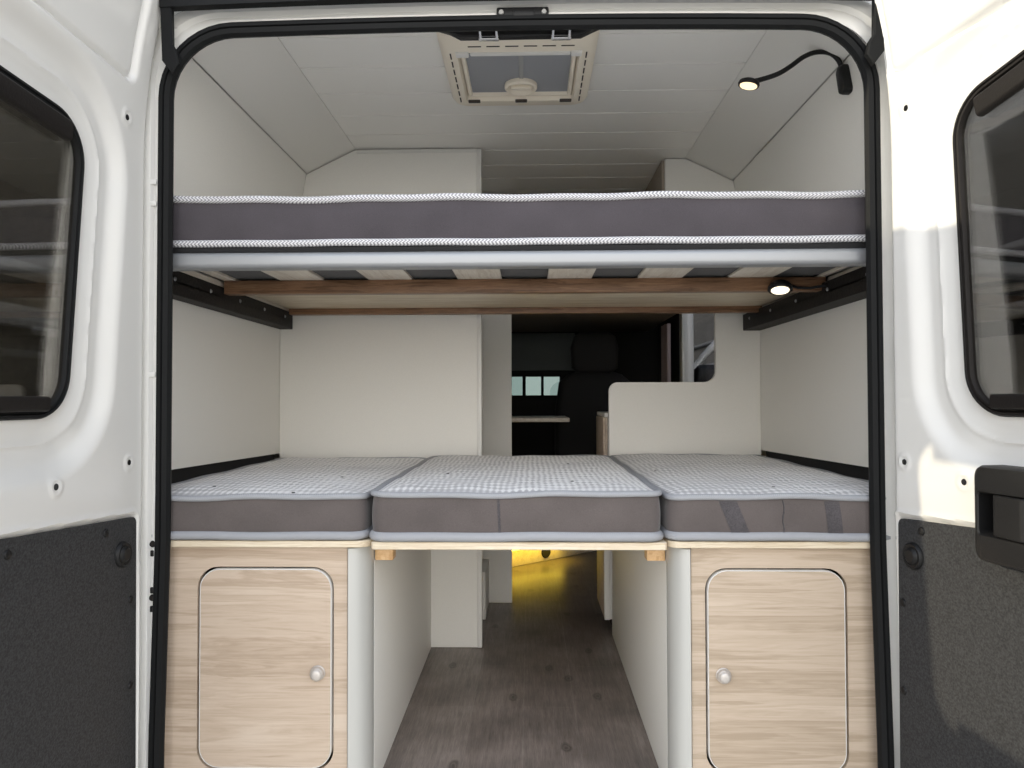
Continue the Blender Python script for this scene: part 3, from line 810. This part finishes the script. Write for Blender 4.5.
# ------------------------------------------------------------------ reading lamp on the right wall
lamp = thing('reading_lamp', 'black gooseneck reading lamp on the upper right wall', 'lamp', (.82, .22, 1.7))
def at(px, py, Y=.22):
    return Vector(((px-530)*(Y+1.66)/740+.022, Y, .92+(400-py)*(Y+1.66)/740))
bx = at(846, 81)
mb = MB()
prb = rrect(-.017, .017, -.036, .036, .012, 6)
for dx, k in ((.014, 1), (-.004, 1), (-.012, .93), (-.015, .7)):
    mb.v += []; 
lo = [[(bx.x+.006+dx+(-.18)*p[1]*.5, bx.y+p[0]*k*1.1, bx.z+p[1]*k) for p in prb] for dx, k in ((.012, 1), (-.012, 1), (-.020, .93), (-.023, .7))]
mb.loft(lo, True, True, True)
obj('base', mb, M['blackplastic'], lamp, 40)
pth = [at(843, 72), at(840, 63), at(834, 56), at(826, 53), at(815, 53.5), at(804, 58), at(793, 66), at(782, 73), at(772, 77), at(760, 80.5)]
# smooth the neck with Catmull-Rom
sm = []
for i in range(len(pth)-1):
    p0, p1, p2, p3 = pth[max(i-1, 0)], pth[i], pth[i+1], pth[min(i+2, len(pth)-1)]
    for k in range(5):
        t = k/5
        sm.append(.5*((2*p1)+(p2-p0)*t+(2*p0-5*p1+4*p2-p3)*t*t+(3*p1-p0-3*p2+p3)*t**3))
sm.append(pth[-1])
obj('gooseneck', MB().tube(sm, [.0080 if i < 3 else .0062 for i in range(len(sm))], 10), M['blackplastic'], lamp, 60)
hc = at(750, 84.5); ax = Vector((-.22, .02, -1)).normalized()
obj('head', MB().lathe([(.0, -.010), (.018, -.010), (.025, -.006), (.027, 0), (.026, .004), (.023, .005), (.021, .003)], hc, ax, 28), M['blackplastic'], lamp, 40)
obj('neck_joint', MB().tube([at(763, 79.8), at(757, 81.5), at(752, 83.2)], [.006, .0075, .006], 10), M['blackplastic'], lamp)
obj('lens', MB().lathe([(.0, .0055), (.0212, .0055), (.0215, .002), (.019, .001)], hc, ax, 28), M['led'], lamp, label='lit warm lens')

# ------------------------------------------------------------------ roof hatch
hat = thing('roof_hatch', 'ivory roof hatch with grey fly screen in the ceiling', 'roof hatch', (0, .39, 1.80))
hx0, hx1, hy0, hy1 = -.212, .200, .155, .615
def HR(i, z, r, j=None):
    j = i if j is None else j
    return [(p[0], p[1], z) for p in rrect(hx0+i, hx1-i, hy0+j, hy1-j*.55, r, 6)]
mb = MB()
mb.loft([HR(-.004, 1.869, .03), HR(0, 1.848, .03), HR(.012, 1.832, .03), HR(.022, 1.828, .028), HR(.044, 1.826, .012, .095), HR(.046, 1.830, .010, .098), HR(.050, 1.848, .008, .104), HR(.050, 1.868, .008, .104)])
obj('frame', mb, M['ivory'], hat, 40)
ix0, ix1, iy0, iy1 = hx0+.050, hx1-.050, hy0+.104, hy1-.057
# inner blind frame and screen
mb = MB()
def IR(i, z): return [(p[0], p[1], z) for p in rrect(ix0+i, ix1-i, iy0+i, iy1-i, .004, 3)]
mb.loft([IR(.001, 1.848), IR(.002, 1.838), IR(.012, 1.836), IR(.014, 1.846), IR(.001, 1.848)])
obj('screen_frame', mb, M['ivory'], hat, 40)
obj('fly_screen', MB().prism(rrect(ix0+.013, ix1-.013, iy0+.013, iy1-.013, .003, 3), 1.8455, 1.8475, 'z'), M['screen'], hat, label='grey fly screen')
obj('pull_bar', MB().box(ix0+.03, ix1-.02, iy0-.012, iy0+.004, 1.822, 1.836, .003), M['edge'], hat)
obj('corner_block', MB().box(ix0-.008, ix0+.026, iy0-.016, iy0+.008, 1.820, 1.838, .003), M['edge'], hat)
obj('corner_block', MB().box(ix1-.018, ix1+.010, iy0-.016, iy0+.008, 1.820, 1.838, .003), M['edge'], hat)
kx, ky = (ix0+ix1)/2+.004, iy1-.065
mb = MB().lathe([(.048, .0), (.048, .010), (.044, .015), (.040, .014), (.034, .004), (.0, .004)], (kx, ky, 1.845), (0, 0, -1), 32)
kn = obj('knob', mb, M['ivory'], hat, 35)
obj('grip', MB().box(kx-.03, kx+.03, ky-.008, ky+.008, 1.831, 1.842, .004), M['ivory'], kn)
obj('mullion', MB().box(kx-.004, kx+.008, iy0+.013, ky-.045, 1.8425, 1.8455, .001), M['band'], hat)
for k in range(6):
    xx = -.135+.048*k
    obj('vent_slot', MB().box(xx, xx+.034, hy0+.060, hy0+.0635, 1.8255, 1.829, 0), M['slotdark'], hat)
for xx in (hx0+.026, hx1-.029):
    for k in range(7):
        yy = hy0+.10+.047*k
        obj('vent_slot', MB().box(xx, xx+.0035, yy, yy+.030, 1.8255, 1.829, 0), M['slotdark'], hat)
for xx in (ix0+.018, kx, ix1-.018):
    obj('catch', MB().box(xx-.018, xx+.018, iy1+.0, iy1+.014, 1.8235, 1.83, .002), M['slotdark'], hat)

# ------------------------------------------------------------------ galley, table and cab beyond the partition
gal = thing('kitchen_unit', 'kitchen unit behind the white partition on the right of the aisle', 'kitchen unit', (.6, 1.8, 0))
obj('front', MB().box(.314, .330, 1.31, 1.62, .05, .85, .002), M['wood'], gal)
obj('side', MB().box(.331, .90, 1.30, 1.316, .05, .85, .001), M['edge'], gal)
obj('corner_strip', MB().box(.322, .330, 1.294, 1.3095, .62, .85, .002), M['wood'], gal)
obj('worktop', MB().box(.318, .90, 1.29, 1.63, .851, .868, .003), M['edge'], gal)
obj('lower_side', MB().box(.3135, .335, 1.292, 1.2995, .05, .62, .001), M['edge'], gal)
obj('toe_board', MB().box(.35, .365, 1.31, 1.62, .002, .05), M['dark'], gal)

tb = thing('table', 'narrow pale table top beyond the cut-out', 'table', (.1, 2.2, .0))
obj('table_top', MB().box(-.35, .225, 2.15, 2.62, .806, .828, .004), M['slat'], tb)
obj('table_leg', MB().lathe([(.03, .062), (.025, .07), (.025, .805)], (-.25, 2.16, -.06), (0, 0, 1), 16), M['cab'], tb)

seat = thing('captain_chair', 'black cab seat with headrest, seen through the cut-out', 'seat', (.43, 3.0, 0))
def skinloft(c, sec):
    mb = MB(); lp = []
    for (z, wx, wy, dy) in sec:
        lp.append([(c[0]+x, c[1]+dy+y, z) for x, y in rrect(-wx, wx, -wy, wy, min(wx, wy)*.6, 5)])
    return mb.loft(lp, True, True, True)
obj('backrest', skinloft((.43, 3.0), [(.45, .24, .07, 0), (.6, .255, .08, 0), (.85, .25, .08, .02), (1.03, .225, .07, .03), (1.08, .17, .055, .035), (1.10, .10, .03, .035)]), M['cab'], seat, 60)
obj('headrest', skinloft((.43, 3.03), [(1.085, .10, .035, 0), (1.12, .145, .05, 0), (1.25, .15, .05, 0), (1.32, .13, .045, 0), (1.345, .09, .03, 0)]), M['cab'], seat, 60)
obj('cushion', MB().box(.18, .68, 3.0, 3.5, .34, .46, .05, 4), M['cab'], seat)
obj('pedestal', MB().box(.23, .63, 2.95, 3.4, .002, .34, .01), M['cab'], seat)

# bench box with the yellow light strip
bx = thing('bench_box', 'low bench box at the end of the aisle under yellow light', 'bench', (.1, 2.6, 0))
pts = [(-.45, 2.14), (.45, 2.88), (.45, 3.2), (-.45, 3.2)]
obj('front_board', MB().prism([(-.45, 2.10), (.45, 2.90), (.45, 2.92), (-.45, 2.12)], .002, .30, 'z'), M['slat'], bx)
obj('seat_top', MB().prism([(-.45, 2.06), (.45, 2.86), (.45, 2.92), (-.45, 2.3)], .302, .322, 'z'), M['wood'], bx)
d = Vector((.9, .8, 0)).normalized(); nrm = Vector((.8, -.9, 0)).normalized()
p0 = Vector((-.02, 2.48, .098))+nrm*.014
obj('round_socket', MB().lathe([(0, .006), (.03, .006), (.035, 0), (.035, -.01)], Vector((.11, 2.598, .050))+nrm*.002, nrm, 20), M['dark'], bx)
ls = obj('led_strip', MB().tube([p0-d*.22, p0+d*.30], .006, 8), M['led_strip'], bx, label='glowing yellow light strip')
for px in (.40,):
    pass
al = bpy.data.lights.new('bench_strip_light', 'AREA'); al.energy = .36; al.color = (1, .66, .06); al.shape = 'RECTANGLE'; al.size = .5; al.size_y = .02
lo = bpy.data.objects.new('bench_strip_light', al); C.objects.link(lo)
lo.location = p0+nrm*.03+d*.04+Vector((0, 0, -.012)); lo.rotation_euler = (0, 0, math.atan2(d.y, d.x))

# cab lining, windscreen blind with three clear gaps, side door window
cabt = thing('windscreen_blind', 'grey blind over the windscreen with small clear gaps beneath', 'blind', (0, 3.9, .4))
mb = MB(); mb.box(-1.02, 1.02, 3.90, 3.93, .0, .955).box(-1.02, 1.02, 3.90, 3.93, 1.095, 1.97)
for x0, x1 in ((-1.02, -.42), (-.185, -.135), (-.035, -.01+.0), (.105, .125), (.245, 1.02), (-.29, -.27)): mb.box(x0, x1, 3.90, 3.93, .955, 1.095)
obj('surround', mb, M['cab'], cabt, 0)  # dark panel widened over the whole cab front to stop light leaks
obj('blind_sheet', MB().box(-.5, .36, 3.87, 3.895, 1.14, 1.42, .008), M['blind'], cabt)
hl = struct('trim_3', MB().box(-.9, .9, 2.7, 3.9, 1.43, 1.46, .005), M['headliner'], 'brown headliner over the cab')
struct('trim_4', MB().box(-.98, .98, 3.88, 3.897, .0, .93), M['cab'], 'black dashboard front')
sw = struct('wall_front', MB().box(-1.0, -.3, 1.75, 3.88, -.02, -.005), M['dark'])
bpy.data.objects.remove(sw)
cl = thing('cab_curtain', 'dusty pink curtain strip beside the white door pillar in the cab', 'curtain', (.86, 3.1, .9))
mb = MB()
pp = [(.90+.012*math.sin(k*1.3), 3.02+.012*k) for k in range(14)]
pq = [(x-.012, y) for x, y in reversed(pp)]
mb.prism(pp+pq, .85, 1.40, 'z'); obj('cloth', mb, M['curtain'], cl, 60)
struct('trim_5', MB().box(.885, .955, 2.56, 2.64, .0, 1.75, .012), M['paint'], 'white door pillar in the cab')
struct('trim_6', MB().box(.985, 1.0, 3.14, 3.88, .0, 1.9), M['cab'], 'dark door lining in the cab')
struct('window_2', MB().box(-1.0, 1.0, 3.945, 3.951, .94, 1.98), M['glass_screen'], 'windscreen glass')
struct('window_1', MB().box(1.035, 1.041, 1.95, 3.14, .78, 1.80), M['glass_dark'], 'dark side window of the van')

# neighbour outside: open cab door frame with mirror seen through the side window
cd = thing('wing_mirror', 'black wing mirror on a curved white door frame outside the side window', 'mirror', (1.2, 2.75, .9))
pth = [Vector(p) for p in ((1.02, 2.9, 1.10), (1.09, 2.9, 1.19), (1.17, 2.9, 1.27), (1.27, 2.9, 1.33), (1.40, 2.9, 1.36), (1.50, 2.9, 1.37))]
obj('door_frame', MB().tube(pth, [.02, .022, .024, .026, .028, .028], 10), M['paint'], cd, 60)
obj('mirror_housing', skinloft((1.16, 2.86), [(.98, .12, .03, 0), (1.02, .15, .05, 0), (1.10, .14, .05, 0), (1.13, .11, .03, 0)]), M['blackplastic'], cd, 60)
obj('mirror_arm', MB().tube([(1.03, 2.9, 1.08), (1.10, 2.87, 1.09), (1.2, 2.86, 1.08)], .014, 8), M['blackplastic'], cd)
obj('door_panel', MB().box(1.06, 1.60, 2.885, 2.925, .0, 1.0, .015), M['darkcar'], cd)

# ------------------------------------------------------------------ outside
struct('ground', MB().box(-25, 25, -25, 25, -.68, -.62), M['ground'], 'pale concrete yard')
ow = thing('building', 'grey-brown rendered building with pale bands imitating window reflections, left of the van', 'building', (-2.4, 5, -.62))
obj('wall_face', MB().box(-2.6, -2.05, .55, 11, -.619, 3.2, .01), M['render_wall'], ow)
obj('reflection_ledge', MB().box(-2.05, -1.98, .6, 11, 1.44, 1.475, .005), M['band'], ow)  # pale bands stand in for the bunk reflected in the door glass
obj('reflection_ledge', MB().box(-2.05, -1.98, .6, 11, 1.22, 1.30, .005), M['band'], ow)
bn = thing('bin', 'dark bin by the building, seen through the left door window', 'bin', (-1.8, 1.75, -.62))
obj('bin_body', MB().box(-1.97, -1.62, 1.45, 2.0, -.618, 1.03, .03, 3), M['cab'], bn)
obj('bin_lid', MB().box(-1.98, -1.60, 1.43, 2.02, 1.032, 1.075, .02, 3), M['blackplastic'], bn)
nv = thing('backdrop_van', 'dark van added alongside to keep the right window views dark', 'van', (2.3, 4, -.62))  # added dark backdrop behind the right door window and side window
pts = fillet([(1.80, -.4), (3.6, -.4), (3.6, 2.1), (1.92, 2.1), (1.80, 1.1)], [.1, .1, .2, .2, .3], 6)
obj('van_side', MB().prism(pts, .6, 13, 'y', .05), M['darkcar'], nv, 40)
obj('reflection_strip', MB().box(1.765, 1.86, .9, 12.7, 1.22, 1.27, .006), M['band'], nv)  # strip and rail imitate the bunk reflected in the right door glass
obj('reflection_rail', MB().box(1.80, 1.87, .9, 12.7, 1.475, 1.50, .006), M['band'], nv)
for yy in (1.5, 5.3):
    mb = MB().lathe([(.18, -.10), (.30, -.10), (.33, -.07), (.33, .07), (.30, .10), (.18, .10)], (1.93, yy, -.29), (1, 0, 0), 28)
    obj('wheel', mb, M['cab'], nv)

# ------------------------------------------------------------------ light, sky, camera
SKY_BACK, SKY_BASE = 2.5, .74
w = bpy.data.worlds.new('sky'); bpy.context.scene.world = w; w.use_nodes = True
nt = w.node_tree; bg = nt.nodes['Background']
sdir = Vector((1.70, .115, -.625)).normalized()
tc = nt.nodes.new('ShaderNodeTexCoord'); sx = nt.nodes.new('ShaderNodeSeparateXYZ')
nt.links.new(tc.outputs['Generated'], sx.inputs[0])
skyc = ramp(nt, sx.outputs['Z'], [(.0, (1.0, .95, .87)), (.25, (.98, .965, .94)), (.9, (.66, .78, 1.0))])
back = mth(nt, 'POWER', mth(nt, 'MAXIMUM', mth(nt, 'MULTIPLY', sx.outputs['Y'], -1.0), 0.0), 2.5)
fac = mth(nt, 'MULTIPLY_ADD', back, SKY_BACK, SKY_BASE)      # extra sky brightness behind the viewer, added to light the interior
vm = nt.nodes.new('ShaderNodeVectorMath'); vm.operation = 'SCALE'
nt.links.new(skyc, vm.inputs[0]); nt.links.new(fac, vm.inputs['Scale'])
nt.links.new(vm.outputs[0], bg.inputs['Color'])
bg.inputs['Strength'].default_value = 1.0
sl = bpy.data.lights.new('sun', 'SUN'); sl.energy = 2.6; sl.angle = math.radians(.6); sl.color = (1, .90, .70)
so = bpy.data.objects.new('sun', sl); C.objects.link(so); so.rotation_euler = sdir.to_track_quat('-Z', 'Y').to_euler()
so.location = (-6, 0, 6)

cam = bpy.data.cameras.new('camera'); co = bpy.data.objects.new('camera', cam); C.objects.link(co)
cam.sensor_fit = 'HORIZONTAL'; cam.sensor_width = 36; cam.lens = 740*36/1024; cam.clip_start = .02
f = 740.; yaw = math.atan((530-512)/f); pit = math.atan((400-384)/f*math.cos(yaw))
co.location = (.022, -1.66, .92)
co.rotation_euler = (Matrix.Rotation(yaw, 3, 'Z') @ Matrix.Rotation(PI/2+pit, 3, 'X') @ Matrix.Rotation(math.radians(-.15), 3, 'Z')).to_euler()
sc = bpy.context.scene; sc.camera = co
vs_ = sc.view_settings; vs_.view_transform = 'Standard'; vs_.look = 'None'; vs_.exposure = .39; vs_.gamma = 1; vs_.use_curve_mapping = False
sc.cycles.max_bounces = 12; sc.cycles.diffuse_bounces = 6; sc.cycles.transparent_max_bounces = 12
